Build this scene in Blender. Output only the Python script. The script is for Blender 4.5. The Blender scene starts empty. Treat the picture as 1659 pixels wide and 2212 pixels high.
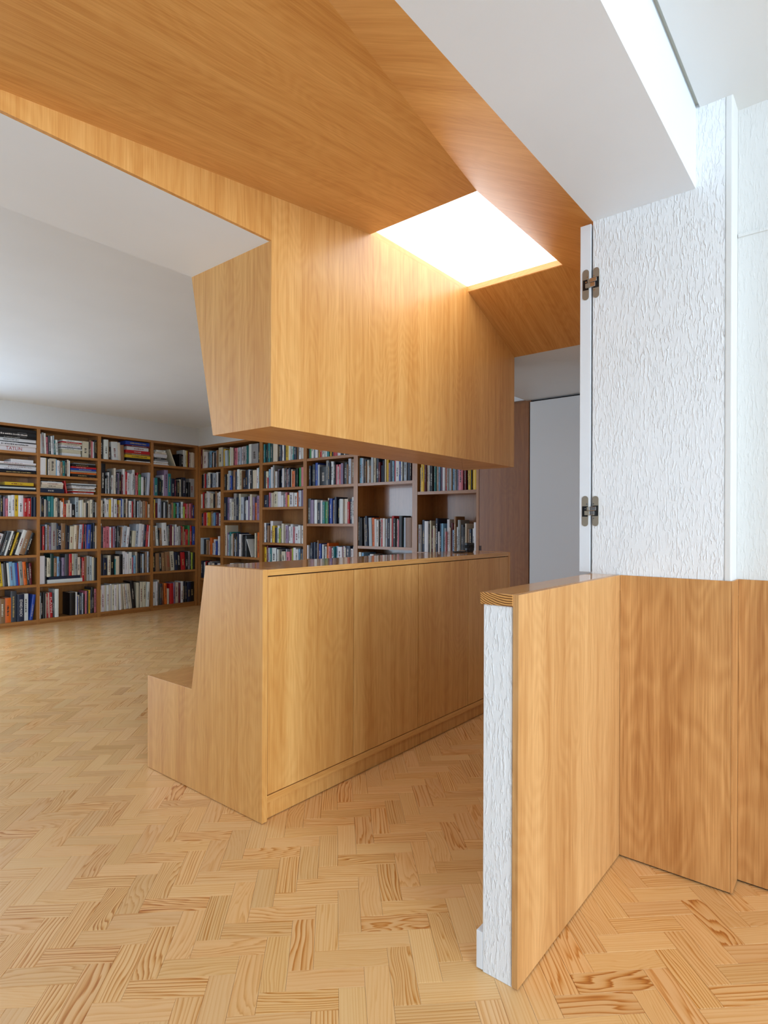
import bpy, bmesh, math, random
from mathutils import Vector, Matrix

random.seed(7)
scene = bpy.context.scene
COL = scene.collection

# ----------------------------------------------------------------- camera
# world: X along the counter (away to the right), Y towards the long bookcase, Z up, metres
CAM_H = 1.17
YAW, ROLL = 0.68536, 0.0034967
F_PX, CY = 1273.22, 1133.30
cam_data = bpy.data.cameras.new('camera')
cam = bpy.data.objects.new('camera', cam_data)
COL.objects.link(cam)
scene.camera = cam
cam_data.sensor_fit = 'VERTICAL'
cam_data.sensor_height = 36.0
cam_data.lens = F_PX / 2212 * 36.0
cam_data.shift_y = (CY - 1106.0) / 2212
cam_data.clip_start = 0.02
fwd = Vector((math.cos(YAW), math.sin(YAW), 0))
right = Vector((math.sin(YAW), -math.cos(YAW), 0))
up = Vector((0, 0, 1))
r2 = right * math.cos(ROLL) + up * math.sin(ROLL)
u2 = -right * math.sin(ROLL) + up * math.cos(ROLL)
M = Matrix((r2, u2, -fwd)).transposed().to_4x4()
M.translation = Vector((0, 0, CAM_H))
cam.matrix_world = M

def project(p):
    d = Vector(p) - Vector((0, 0, CAM_H))
    z = d.dot(fwd)
    if z < 0.05:
        return None
    return 829.5 + F_PX * d.dot(r2) / z, CY - F_PX * d.dot(u2) / z

# ----------------------------------------------------------------- light, exposure
scene.view_settings.view_transform = 'Standard'
scene.view_settings.look = 'None'
scene.view_settings.gamma = 1.0
scene.view_settings.use_curve_mapping = False
scene.view_settings.exposure = 0.16

world = bpy.data.worlds.new('sky')
scene.world = world
world.use_nodes = True
wb = world.node_tree.nodes['Background']
wb.inputs['Color'].default_value = (0.75, 0.86, 1.0, 1)
wb.inputs['Strength'].default_value = 1.0

def area_light(name, loc, direction, sx, sy, power, color):
    """daylight standing in a window opening"""
    l = bpy.data.lights.new(name, 'AREA')
    l.shape = 'RECTANGLE'
    l.size, l.size_y = sx, sy
    l.energy = power
    l.color = color
    o = bpy.data.objects.new(name, l)
    COL.objects.link(o)
    o.location = loc
    o.rotation_euler = Vector(direction).to_track_quat('-Z', 'Z').to_euler()
    return o

DAY = (0.705, 0.855, 1.0)
area_light('daylight_camera_room', (-1.7, -5.56, 1.30), (0, 1, 0), 3.2, 2.1, 388, DAY)
area_light('daylight_library', (0.15, 7.48, 1.30), (0, -1, 0), 2.7, 2.0, 118, (0.60, 0.79, 1.0))

# ----------------------------------------------------------------- helpers
def s2l(c):
    return tuple(((v / 255) / 12.92 if v / 255 <= 0.04045 else ((v / 255 + 0.055) / 1.055) ** 2.4) for v in c)

def empty(name, loc, label=None, cat=None, group=None, kind=None):
    o = bpy.data.objects.new(name, None)
    o.empty_display_size = 0.1
    COL.objects.link(o)
    o.location = loc
    tag(o, label, cat, group, kind)
    return o

def tag(o, label=None, cat=None, group=None, kind=None):
    if label: o['label'] = label
    if cat: o['category'] = cat
    if group: o['group'] = group
    if kind: o['kind'] = kind
    return o

def structure(o, label=None):
    o['kind'] = 'structure'
    if label: o['label'] = label
    return o

def mesh_obj(name, verts, faces, mat=None, parent=None, smooth=False):
    """verts in world space; the parent (an Empty without rotation) is subtracted"""
    off = Vector(parent_world(parent)) if parent else Vector((0, 0, 0))
    me = bpy.data.meshes.new(name)
    me.from_pydata([Vector(v) - off for v in verts], [], faces)
    if mat: me.materials.append(mat)
    if smooth:
        for p in me.polygons: p.use_smooth = True
    me.update()
    o = bpy.data.objects.new(name, me)
    COL.objects.link(o)
    if parent: o.parent = parent
    return o

def parent_world(p):
    v = Vector((0, 0, 0))
    while p:
        v += p.location
        p = p.parent
    return v

def box_data(x0, x1, y0, y1, z0, z1):
    v = [(x, y, z) for z in (z0, z1) for y in (y0, y1) for x in (x0, x1)]
    f = [(0, 2, 3, 1), (4, 5, 7, 6), (0, 1, 5, 4), (2, 6, 7, 3), (0, 4, 6, 2), (1, 3, 7, 5)]
    return v, f

def box(name, b, mat, parent=None, bevel=0.0):
    v, f = box_data(*b)
    o = mesh_obj(name, v, f, mat, parent)
    if bevel:
        bm = bmesh.new(); bm.from_mesh(o.data)
        bmesh.ops.bevel(bm, geom=bm.edges[:], offset=bevel, segments=2, profile=0.5, affect='EDGES')
        bm.to_mesh(o.data); bm.free()
    return o

def prism(name, poly, axis, a0, a1, mat, parent=None, bevel=0.0):
    """extrude a 2D polygon along an axis. axis 'X': poly (y,z); 'Y': (x,z); 'Z': (x,y)"""
    def mk(p, a):
        return {'X': (a, p[0], p[1]), 'Y': (p[0], a, p[1]), 'Z': (p[0], p[1], a)}[axis]
    n = len(poly)
    v = [mk(p, a0) for p in poly] + [mk(p, a1) for p in poly]
    f = [tuple(range(n)), tuple(range(2 * n - 1, n - 1, -1))] + [(i, i + n, (i + 1) % n + n, (i + 1) % n) for i in range(n)]
    o = mesh_obj(name, v, f, mat, parent)
    bm = bmesh.new(); bm.from_mesh(o.data)
    bmesh.ops.recalc_face_normals(bm, faces=bm.faces[:])
    if bevel:
        bmesh.ops.bevel(bm, geom=bm.edges[:], offset=bevel, segments=1, affect='EDGES')
    bm.to_mesh(o.data); bm.free()
    return o

# ----------------------------------------------------------------- materials
def new_mat(name):
    m = bpy.data.materials.new(name)
    m.use_nodes = True
    nt = m.node_tree
    return m, nt, nt.nodes['Principled BSDF']

def N(nt, t, **kw):
    n = nt.nodes.new(t)
    for k, v in kw.items(): setattr(n, k, v)
    return n

def math_node(nt, op, a, b=None):
    n = N(nt, 'ShaderNodeMath', operation=op)
    for i, v in enumerate((a, b)):
        if v is None: continue
        if isinstance(v, (int, float)): n.inputs[i].default_value = v
        else: nt.links.new(v, n.inputs[i])
    return n.outputs[0]

def ramp(nt, fac, stops):
    r = N(nt, 'ShaderNodeValToRGB')
    el = r.color_ramp.elements
    while len(el) < len(stops): el.new(0.5)
    for e, (p, c) in zip(el, stops):
        e.position = p
        e.color = tuple(c) + (1,)
    nt.links.new(fac, r.inputs[0])
    return r.outputs[0]

def noise(nt, vec, scale, detail=2.0, rough=0.5, dist=0.0):
    n = N(nt, 'ShaderNodeTexNoise')
    n.inputs['Scale'].default_value = scale
    n.inputs['Detail'].default_value = detail
    n.inputs['Roughness'].default_value = rough
    n.inputs['Distortion'].default_value = dist
    nt.links.new(vec, n.inputs['Vector'])
    return n.outputs['Fac']

def vscale(nt, vec, s):
    n = N(nt, 'ShaderNodeVectorMath', operation='MULTIPLY')
    nt.links.new(vec, n.inputs[0])
    n.inputs[1].default_value = s
    return n.outputs[0]

def oak(name, along, drop=None, light=(240, 186, 112), dark=(198, 130, 58), rough=0.40, coat=0.30, band=1.0, coat_rough=0.24, figure=0.05, rings=150.0):
    """oak veneer: fine pores, sheet-wide stripes and cathedral figure running along one axis"""
    m, nt, bs = new_mat(name)
    geo = N(nt, 'ShaderNodeNewGeometry')
    oi = N(nt, 'ShaderNodeObjectInfo')
    add = N(nt, 'ShaderNodeVectorMath', operation='ADD')
    rv = N(nt, 'ShaderNodeCombineXYZ')
    k = math_node(nt, 'MULTIPLY', oi.outputs['Random'], 9.7)
    for i in range(3): nt.links.new(k, rv.inputs[i])
    nt.links.new(geo.outputs['Position'], add.inputs[0])
    nt.links.new(rv.outputs[0], add.inputs[1])
    P = add.outputs[0]
    def sc(a, c):
        return tuple(0.0 if x == drop else (a if x == along else c) for x in 'XYZ')
    fine = noise(nt, vscale(nt, P, sc(5, 210)), 1.0, 3.0, 0.6)
    med = noise(nt, vscale(nt, P, sc(0.9, 34)), 1.0, 3.0, 0.55, 0.3)
    wide = noise(nt, vscale(nt, P, sc(0.25, 6.5)), 1.0, 2.0, 0.5)
    warp = noise(nt, vscale(nt, P, sc(1.1, 4.2)), 1.0, 2.0, 0.5)
    fig = math_node(nt, 'SINE', math_node(nt, 'MULTIPLY', warp, rings))
    fig = math_node(nt, 'MULTIPLY', math_node(nt, 'ADD', fig, 1.0), 0.5)
    f = math_node(nt, 'MULTIPLY', fine, 0.42)
    f = math_node(nt, 'ADD', f, math_node(nt, 'MULTIPLY', med, 0.36))
    f = math_node(nt, 'ADD', f, math_node(nt, 'MULTIPLY', wide, 0.34 * band))
    f = math_node(nt, 'ADD', f, math_node(nt, 'MULTIPLY', fig, figure))
    mid = tuple((a + b) / 2 for a, b in zip(light, dark))
    c = ramp(nt, f, [(0.36, s2l(dark)), (0.55, s2l(mid)), (0.78, s2l(light))])
    nt.links.new(c, bs.inputs['Base Color'])
    bs.inputs['Roughness'].default_value = rough
    bs.inputs['Coat Weight'].default_value = coat
    bs.inputs['Coat Roughness'].default_value = coat_rough
    bp = N(nt, 'ShaderNodeBump')
    bp.inputs['Strength'].default_value = 0.05
    bp.inputs['Distance'].default_value = 0.002
    nt.links.new(fine, bp.inputs['Height'])
    nt.links.new(bp.outputs[0], bs.inputs['Normal'])
    return m

def plain(name, rgb, rough=0.6, metal=0.0, spec=0.5):
    m, nt, bs = new_mat(name)
    bs.inputs['Base Color'].default_value = s2l(rgb) + (1,)
    bs.inputs['Roughness'].default_value = rough
    bs.inputs['Metallic'].default_value = metal
    bs.inputs['Specular IOR Level'].default_value = spec
    return m

def paint(name, rgb, rough=0.55):
    m, nt, bs = new_mat(name)
    geo = N(nt, 'ShaderNodeNewGeometry')
    n = noise(nt, geo.outputs['Position'], 2.3, 3.0)
    lo = tuple(v * 0.985 for v in rgb)
    nt.links.new(ramp(nt, n, [(0.3, s2l(lo)), (0.7, s2l(rgb))]), bs.inputs['Base Color'])
    n2 = noise(nt, geo.outputs['Position'], 260.0, 2.0)
    bp = N(nt, 'ShaderNodeBump')
    bp.inputs['Strength'].default_value = 0.04
    bp.inputs['Distance'].default_value = 0.001
    nt.links.new(n2, bp.inputs['Height'])
    nt.links.new(bp.outputs[0], bs.inputs['Normal'])
    bs.inputs['Roughness'].default_value = rough
    return m

def plaster(name, rgb, strength=0.9):
    """scratched render: upright worm-like ridges"""
    m, nt, bs = new_mat(name)
    geo = N(nt, 'ShaderNodeNewGeometry')
    P = geo.outputs['Position']
    w = noise(nt, vscale(nt, P, (90, 90, 45)), 1.0, 2.0)
    wv = N(nt, 'ShaderNodeCombineXYZ')
    for i in range(2): nt.links.new(math_node(nt, 'MULTIPLY', w, 0.9), wv.inputs[i])
    a = N(nt, 'ShaderNodeVectorMath', operation='ADD')
    nt.links.new(vscale(nt, P, (150, 150, 34)), a.inputs[0])
    nt.links.new(wv.outputs[0], a.inputs[1])
    h1 = noise(nt, a.outputs[0], 1.0, 3.0, 0.5, 0.3)
    patch = noise(nt, vscale(nt, P, (22, 22, 10)), 1.0, 2.0)
    cut = N(nt, 'ShaderNodeMapRange')
    cut.inputs['From Min'].default_value = 0.50
    cut.inputs['From Max'].default_value = 0.64
    nt.links.new(h1, cut.inputs['Value'])
    amt = N(nt, 'ShaderNodeMapRange')
    amt.inputs['From Min'].default_value = 0.25
    amt.inputs['From Max'].default_value = 0.6
    amt.inputs['To Min'].default_value = 0.35
    nt.links.new(patch, amt.inputs['Value'])
    h = math_node(nt, 'MULTIPLY', cut.outputs[0], amt.outputs[0])
    g = noise(nt, P, 420.0, 2.0)
    h = math_node(nt, 'ADD', h, math_node(nt, 'MULTIPLY', g, 0.10))
    bp = N(nt, 'ShaderNodeBump')
    bp.inputs['Strength'].default_value = strength
    bp.inputs['Distance'].default_value = 0.0018
    nt.links.new(h, bp.inputs['Height'])
    nt.links.new(bp.outputs[0], bs.inputs['Normal'])
    bs.inputs['Base Color'].default_value = s2l(rgb) + (1,)
    bs.inputs['Roughness'].default_value = 0.7
    return m

def pine(name, from_object):
    """knotty pine parquet block; local x along the block"""
    m, nt, bs = new_mat(name)
    if from_object:
        tc = N(nt, 'ShaderNodeTexCoord')
        oi = N(nt, 'ShaderNodeObjectInfo')
        vec, rnd = tc.outputs['Object'], oi.outputs['Random']
    else:
        uv = N(nt, 'ShaderNodeUVMap', uv_map='plank')
        at = N(nt, 'ShaderNodeAttribute', attribute_name='rnd')
        vec, rnd = uv.outputs[0], at.outputs['Fac']
    sep = N(nt, 'ShaderNodeSeparateXYZ')
    nt.links.new(vec, sep.inputs[0])
    off = math_node(nt, 'MULTIPLY', rnd, 91.0)
    com = N(nt, 'ShaderNodeCombineXYZ')
    nt.links.new(math_node(nt, 'ADD', sep.outputs[0], off), com.inputs[0])
    nt.links.new(math_node(nt, 'ADD', sep.outputs[1], math_node(nt, 'MULTIPLY', off, 1.7)), com.inputs[1])
    nt.links.new(math_node(nt, 'MULTIPLY', off, 0.63), com.inputs[2])
    P = com.outputs[0]
    r2_ = math_node(nt, 'FRACT', math_node(nt, 'MULTIPLY', rnd, 37.3))
    r3_ = math_node(nt, 'FRACT', math_node(nt, 'MULTIPLY', rnd, 173.9))
    r4_ = math_node(nt, 'FRACT', math_node(nt, 'MULTIPLY', rnd, 611.3))
    # growth rings: a slow warped coordinate; amount of warp differs from block to block
    w = noise(nt, vscale(nt, P, (3.2, 9.0, 1)), 1.0, 1.0, 0.4, 0.4)
    amp = math_node(nt, 'ADD', math_node(nt, 'MULTIPLY', math_node(nt, 'POWER', r2_, 1.5), 80.0), 7.0)
    frq = math_node(nt, 'ADD', math_node(nt, 'MULTIPLY', r3_, 520.0), 330.0)
    ph = math_node(nt, 'ADD', math_node(nt, 'MULTIPLY', sep.outputs[1], frq), math_node(nt, 'MULTIPLY', w, amp))
    ph = math_node(nt, 'ADD', ph, math_node(nt, 'MULTIPLY', sep.outputs[0], math_node(nt, 'MULTIPLY', r4_, 14.0)))
    ph = math_node(nt, 'ADD', ph, math_node(nt, 'MULTIPLY', noise(nt, vscale(nt, P, (1.4, 48.0, 1)), 1.0, 2.0), 16.0))
    saw = math_node(nt, 'FRACT', math_node(nt, 'MULTIPLY', ph, 0.159))
    late = math_node(nt, 'POWER', saw, 2.6)
    edge = N(nt, 'ShaderNodeMapRange')
    edge.inputs['From Min'].default_value = 1.0
    edge.inputs['From Max'].default_value = 0.86
    nt.links.new(saw, edge.inputs['Value'])
    late = math_node(nt, 'MULTIPLY', late, edge.outputs[0])
    vis = noise(nt, vscale(nt, P, (1.5, 16.0, 1)), 1.0, 2.0)
    vis = math_node(nt, 'ADD', math_node(nt, 'MULTIPLY', vis, 1.1), math_node(nt, 'MULTIPLY', math_node(nt, 'SUBTRACT', math_node(nt, 'POWER', math_node(nt, 'FRACT', math_node(nt, 'MULTIPLY', rnd, 77.7)), 1.5), 0.35), 0.75))
    late = math_node(nt, 'MULTIPLY', late, vis)
    fib = noise(nt, vscale(nt, P, (9.0, 330.0, 1)), 1.0, 2.0)
    f = math_node(nt, 'ADD', math_node(nt, 'MULTIPLY', late, 1.05), math_node(nt, 'MULTIPLY', fib, 0.16))
    tone = math_node(nt, 'MULTIPLY', math_node(nt, 'SUBTRACT', r2_, 0.5), 0.10)
    f = math_node(nt, 'ADD', f, tone)
    c = ramp(nt, f, [(0.02, s2l((250, 206, 142))), (0.30, s2l((240, 186, 114))), (0.62, s2l((214, 146, 64))), (0.95, s2l((182, 108, 42)))])
    hsv = N(nt, 'ShaderNodeHueSaturation')
    nt.links.new(c, hsv.inputs['Color'])
    nt.links.new(math_node(nt, 'ADD', math_node(nt, 'MULTIPLY', r3_, 0.006), 0.4925), hsv.inputs['Hue'])
    nt.links.new(math_node(nt, 'ADD', math_node(nt, 'MULTIPLY', math_node(nt, 'POWER', r4_, 0.4), 0.17), 0.84), hsv.inputs['Value'])
    nt.links.new(hsv.outputs[0], bs.inputs['Base Color'])
    bs.inputs['Roughness'].default_value = 0.36
    bs.inputs['Coat Weight'].default_value = 0.32
    bs.inputs['Coat Roughness'].default_value = 0.13
    return m

def attr_mat(name, rough, attr='col', spec=0.5):
    m, nt, bs = new_mat(name)
    a = N(nt, 'ShaderNodeAttribute', attribute_name=attr)
    geo = N(nt, 'ShaderNodeNewGeometry')
    n = noise(nt, geo.outputs['Position'], 160.0, 3.0)
    mx = N(nt, 'ShaderNodeMix', data_type='RGBA', blend_type='MULTIPLY')
    mx.inputs['Factor'].default_value = 1.0
    nt.links.new(a.outputs['Color'], mx.inputs['A'])
    nt.links.new(ramp(nt, n, [(0.3, (0.86, 0.86, 0.86)), (0.7, (1, 1, 1))]), mx.inputs['B'])
    nt.links.new(mx.outputs['Result'], bs.inputs['Base Color'])
    bs.inputs['Roughness'].default_value = rough
    bs.inputs['Specular IOR Level'].default_value = spec
    return m

OAK_Z = oak('oak_veneer_upright', 'Z')
OAK_DOOR = oak('oak_veneer_doors', 'Z')
OAK_X = oak('oak_lengthwise', 'X')
OAK_XH = oak('oak_hood_lengthwise', 'X', drop='Z')
OAK_YH = oak('oak_hood_crosswise', 'Y', drop='Z')
OAK_Y = oak('oak_crosswise', 'Y')
OAK_TOP = oak('oak_counter_top', 'X', rough=0.16, coat=0.6, coat_rough=0.03)
OAK_CAP = oak('oak_wall_cap', 'X', rough=0.16, coat=0.5, coat_rough=0.04)
mEG, ntEG, bsEG = new_mat('oak_end_grain')
_g = N(ntEG, 'ShaderNodeNewGeometry'); _s = N(ntEG, 'ShaderNodeSeparateXYZ')
ntEG.links.new(_g.outputs['Position'], _s.inputs[0])
_y = math_node(ntEG, 'SUBTRACT', _s.outputs[1], 0.70)
_w = noise(ntEG, vscale(ntEG, _g.outputs['Position'], (30, 30, 60)), 1.0, 2.0)
_p = math_node(ntEG, 'ADD', math_node(ntEG, 'MULTIPLY', _s.outputs[2], 1050.0), math_node(ntEG, 'MULTIPLY', math_node(ntEG, 'POWER', _y, 2.0), -3800.0))
_p = math_node(ntEG, 'ADD', _p, math_node(ntEG, 'MULTIPLY', _w, 5.0))
_p = math_node(ntEG, 'MULTIPLY', math_node(ntEG, 'ADD', math_node(ntEG, 'SINE', _p), 1.0), 0.5)
ntEG.links.new(ramp(ntEG, _p, [(0.1, s2l((112, 66, 24))), (0.55, s2l((196, 136, 66))), (0.9, s2l((222, 164, 92)))]), bsEG.inputs['Base Color'])
bsEG.inputs['Roughness'].default_value = 0.45
OAK_END = mEG
OAK_FIG = oak('oak_figured_wainscot', 'Z', light=(228, 174, 110), dark=(160, 100, 46), band=1.0, figure=0.065, rings=120.0)
OAK_WAIN = oak('oak_wainscot', 'Z', light=(226, 176, 116), dark=(172, 114, 58), band=1.3)
SHELF = oak('oak_bookcase_upright', 'Z', light=(190, 132, 70), dark=(138, 84, 34))
SHELF_X = oak('oak_bookcase_shelf', 'X', light=(190, 132, 70), dark=(138, 84, 34))
SHELF_Y = oak('oak_bookcase_shelf_back', 'Y', light=(190, 132, 70), dark=(138, 84, 34))
SHELF_BACK = oak('oak_bookcase_back_panel', 'Z', light=(176, 120, 64), dark=(132, 82, 36), rough=0.3, coat=0.4, coat_rough=0.1)
TALL = oak('oak_tall_door', 'Z', light=(172, 112, 62), dark=(124, 74, 38), rough=0.34)
WHITE = paint('white_paint', (230, 229, 225))
WHITE_CEIL = paint('white_ceiling_paint', (238, 244, 250), 0.5)
WHITE_LAQ = plain('white_lacquer', (234, 237, 240), 0.35)
PLASTER = plaster('white_scratched_plaster', (240, 241, 241))
PLASTER_SOFT = plaster('white_scratched_plaster_soft', (226, 225, 221), 0.45)
PLASTER_FAR = plaster('white_scratched_plaster_library', (222, 224, 226), 0.5)
GAP = plain('dark_joint', (40, 24, 12), 0.9)
STEEL = plain('brushed_nickel', (170, 162, 146), 0.5, 0.75)
CHROME = plain('bright_nickel', (214, 210, 204), 0.25, 1.0)
BLACK = plain('black_plastic', (16, 16, 18), 0.4)
DARKWOOD = plain('dark_recess', (62, 34, 20), 0.6)
PINE_O = pine('pine_parquet_block', True)
PINE_S = pine('pine_parquet_far', False)
COVER = attr_mat('book_cover', 0.42)
PAGES = attr_mat('book_pages', 0.8)
mE, ntE, bsE = new_mat('luminous_panel')
bsE.inputs['Base Color'].default_value = (0.9, 0.9, 0.9, 1)
bsE.inputs['Emission Color'].default_value = (0.93, 0.97, 1.0, 1)
bsE.inputs['Emission Strength'].default_value = 2.9
mG, ntG, bsG = new_mat('window_glass')
bsG.inputs['Base Color'].default_value = (1, 1, 1, 1)
bsG.inputs['Roughness'].default_value = 0.0
bsG.inputs['Transmission Weight'].default_value = 1.0
bsG.inputs['IOR'].default_value = 1.01

# ----------------------------------------------------------------- key dimensions
ZS, ZC = 2.280, 2.542            # dropped soffit, full ceiling
YF = 1.816                       # front plane of counter and hanging cabinet
YBAND0, YBAND1 = 0.437, 2.350    # dropped band
YHOP = 0.775                     # near side of the hood opening
XH0, XH1 = 0.14, 3.565           # hood opening along X
SKX0, SKX1, SKY0, ZSK = 2.096, 2.977, 1.231, 2.531
XW = 2.143                       # face of low wainscot
YBK, XBK = 7.417, 4.86           # fronts of the two bookcases
XMIN, YMIN = -3.6, -5.5
DEP = 0.30

# ----------------------------------------------------------------- floor of pine blocks in herringbone
floor = box('floor', (XMIN - 0.2, 5.4, YMIN - 0.2, 8.0, -0.08, -0.012), plain('floor_joint', (150, 104, 56), 0.7))
tag(floor, 'herringbone parquet floor of small pale pine blocks', 'floor', kind='structure')
pale = paint('bounce_floor_pale', (228, 230, 232), 0.4)  # unseen pale floor areas, added to bounce neutral light onto the ceilings
structure(box('floor', (XMIN, 2.24, YMIN, -1.5, -0.011, 0.001), pale), 'pale stone floor by the near room window')
structure(box('floor', (XMIN, -1.2, -1.5, 7.41, -0.011, 0.001), pale), 'pale stone floor along the rear wall')
PL, PW = 0.2, 0.2 / 3
TH = math.radians(-46.0)
e1 = Vector((math.cos(TH), math.sin(TH), 0)); e2 = Vector((-math.sin(TH), math.cos(TH), 0))
P0 = Vector((1.132, 1.168, 0))
def seg_hits(p, b):
    """does the sight line from the camera to p pass through box b"""
    o = Vector((0, 0, CAM_H)); d = Vector(p) - o
    t0, t1 = 0.0, 0.995
    for i in range(3):
        lo, hi = b[2 * i], b[2 * i + 1]
        if abs(d[i]) < 1e-9:
            if o[i] < lo or o[i] > hi: return False
        else:
            a, c = (lo - o[i]) / d[i], (hi - o[i]) / d[i]
            if a > c: a, c = c, a
            t0, t1 = max(t0, a), min(t1, c)
            if t0 > t1: return False
    return True
BLOCKERS = [(1.477, 3.54, YF, 2.2, 0, 0.99), (1.477, 3.54, 2.2, 2.68, 0, 0.44), (1.359, 2.143, 0.673, 0.78, 0, 0.99), (2.143, 5, -3, 0.775, 0, 2.5)]
planks = []
for n in range(-110, 111):
    for k in range(-40, 41):
        base = P0 + (e1 + e2) * (PW * n) + (e1 - e2) * (PL * k)
        for kind in (0, 1):
            if kind == 0:
                c = base + e1 * (PL / 2) - e2 * (PW / 2); ang = TH
            else:
                c = base + e1 * (PW / 2) + e2 * (PL / 2); ang = TH + math.pi / 2
            if not (-1.3 < c.x < 4.93 and -1.6 < c.y < 7.47): continue
            if c.x > 2.30 and c.y < 0.70: continue
            ca, sa = math.cos(ang), math.sin(ang)
            area = 0
            pts = [project((c.x + ca * sx * PL / 2 - sa * sy * PW / 2, c.y + sa * sx * PL / 2 + ca * sy * PW / 2, 0)) for sx, sy in ((-1, -1), (1, -1), (1, 1), (-1, 1))]
            if all(pts):
                pts = [(min(max(x, 0), 1659), min(max(y, 0), 2212)) for x, y in pts]
                area = abs(sum(pts[i][0] * pts[(i + 1) % 4][1] - pts[(i + 1) % 4][0] * pts[i][1] for i in range(4))) / 2
                if any(seg_hits(c, b) for b in BLOCKERS): area *= 0.02
            planks.append((area, c, ang))
planks.sort(key=lambda t: -t[0])
def plank_verts():
    g, ch, t = 0.00025, 0.0006, 0.012
    a, b = PL / 2 - g, PW / 2 - g
    v = []
    for z, i in ((-t, 0), (-ch, 0), (0, ch)):
        v += [(-a + i, -b + i, z), (a - i, -b + i, z), (a - i, b - i, z), (-a + i, b - i, z)]
    f = [(8, 9, 10, 11)]
    for r in (0, 4):
        for i in range(4):
            j = (i + 1) % 4
            f.append((r + i, r + j, r + 4 + j, r + 4 + i))
    return v, f
pv, pf = plank_verts()
pm = bpy.data.meshes.new('plank')
pm.from_pydata(pv, [], pf); pm.materials.append(PINE_O); pm.update()
for area, c, ang in planks[:300]:
    o = bpy.data.objects.new('plank', pm)
    COL.objects.link(o)
    o.parent = floor
    o.location = (c.x, c.y, random.uniform(-0.0003, 0.0))
    o.rotation_euler = (0, 0, ang + (math.pi if random.random() < 0.5 else 0))
sv, sf, suv, srn = [], [], [], []
for area, c, ang in planks[300:]:
    r = random.random(); b = len(sv)
    dz = random.uniform(-0.0003, 0.0)
    ca, sa = math.cos(ang), math.sin(ang)
    for x, y, z in pv:
        sv.append((c.x + ca * x - sa * y, c.y + sa * x + ca * y, z + dz))
    for q in pf:
        sf.append(tuple(i + b for i in q))
        for i in q: suv.append((pv[i][0], pv[i][1])); srn.append(r)
far = mesh_obj('far_planks', sv, sf, PINE_S, floor)
uvl = far.data.uv_layers.new(name='plank')
uvl.data.foreach_set('uv', [x for t in suv for x in t])
ra = far.data.attributes.new('rnd', 'FLOAT', 'CORNER')
ra.data.foreach_set('value', srn)
tag(far, kind='stuff')

# ----------------------------------------------------------------- ceilings and walls
structure(box('roof_slab', (XMIN - 0.3, 5.5, YMIN - 0.3, 8.1, 2.75, 2.85), WHITE))  # unseen slab added above the hood to keep sky light from leaking in
structure(box('ceiling', (XMIN - 0.2, 5.4, YBAND1, 8.0, ZC, 2.75), WHITE_CEIL), 'flat white library ceiling above the bookcases')
cr = structure(empty('ceiling', (0, YBAND0, ZC)), 'white ceiling of the near room with a shadow groove')
box('ceiling_board', (XMIN - 0.2, 2.6, YMIN - 0.2, YBAND0 - 0.012, ZC, 2.75), WHITE, cr)
box('shadow_groove', (XMIN - 0.2, XW + 0.01, YBAND0 - 0.012, YBAND0, ZC + 0.012, 2.75), plain('groove_grey', (206, 208, 196), 0.8), cr)
dc = structure(empty('ceiling', (0, YBAND0, ZS)), 'lowered white soffit around the oak hood')
box('soffit_board', (XMIN - 0.2, XH1, YF, YBAND1, ZS, 2.75), WHITE_CEIL, dc)
box('soffit_board', (XMIN - 0.2, 5.4, YBAND0, YHOP, ZS, 2.75), WHITE_CEIL, dc)
box('soffit_board', (XH1, 5.4, YHOP, YBAND1, ZS, 2.75), WHITE_CEIL, dc)
box('soffit_board', (XMIN - 0.2, XH0, YHOP, YF, ZS, 2.75), WHITE_CEIL, dc)

# long wall with the bookcase let into it
wl = structure(empty('wall_left', (2.0, YBK, 0)), 'white textured library wall above the long bookcase')
box('wall_panel', (2.03, XBK, YBK, YBK + 0.4, 2.292, ZC), PLASTER_FAR, wl)
for q in ((XMIN - 0.2, -1.3, 0, ZC), (1.6, 2.03, 0, ZC), (-1.3, 1.6, 0, 0.2), (-1.3, 1.6, 2.4, ZC)):
    box('wall_panel', (q[0], q[1], YBK, YBK + 0.4, q[2], q[3]), PLASTER_FAR, wl)
w4 = structure(empty('window_2', (-1.3, YBK, 0.2)), 'white framed library window beside the long bookcase')
for q in ((-1.3, -1.25, 0.2, 2.4), (1.55, 1.6, 0.2, 2.4), (-1.25, 1.55, 0.2, 0.25), (-1.25, 1.55, 2.35, 2.4)):
    box('window_frame', (q[0], q[1], YBK + 0.01, YBK + 0.05, q[2], q[3]), WHITE_LAQ, w4)
box('wall_panel', (2.03, XBK + 0.29, YBK + DEP, YBK + 0.4, 0, ZC), PLASTER_FAR, wl)
structure(box('wall_back', (XBK, XBK + 0.298, 2.335, YBK, 2.2855, ZC), PLASTER_FAR), 'white textured wall above the end bookcase')
structure(box('wall_back', (XBK + DEP, XBK + 0.4, 0.5, YBK + 0.4, 0, 2.75), PLASTER_FAR), 'wall behind the end bookcase')
structure(box('wall_back', (XBK + 0.062, XBK + 0.298, 0.5, 2.30, 0, ZS), WHITE), 'wall behind the white flush door')

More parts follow.
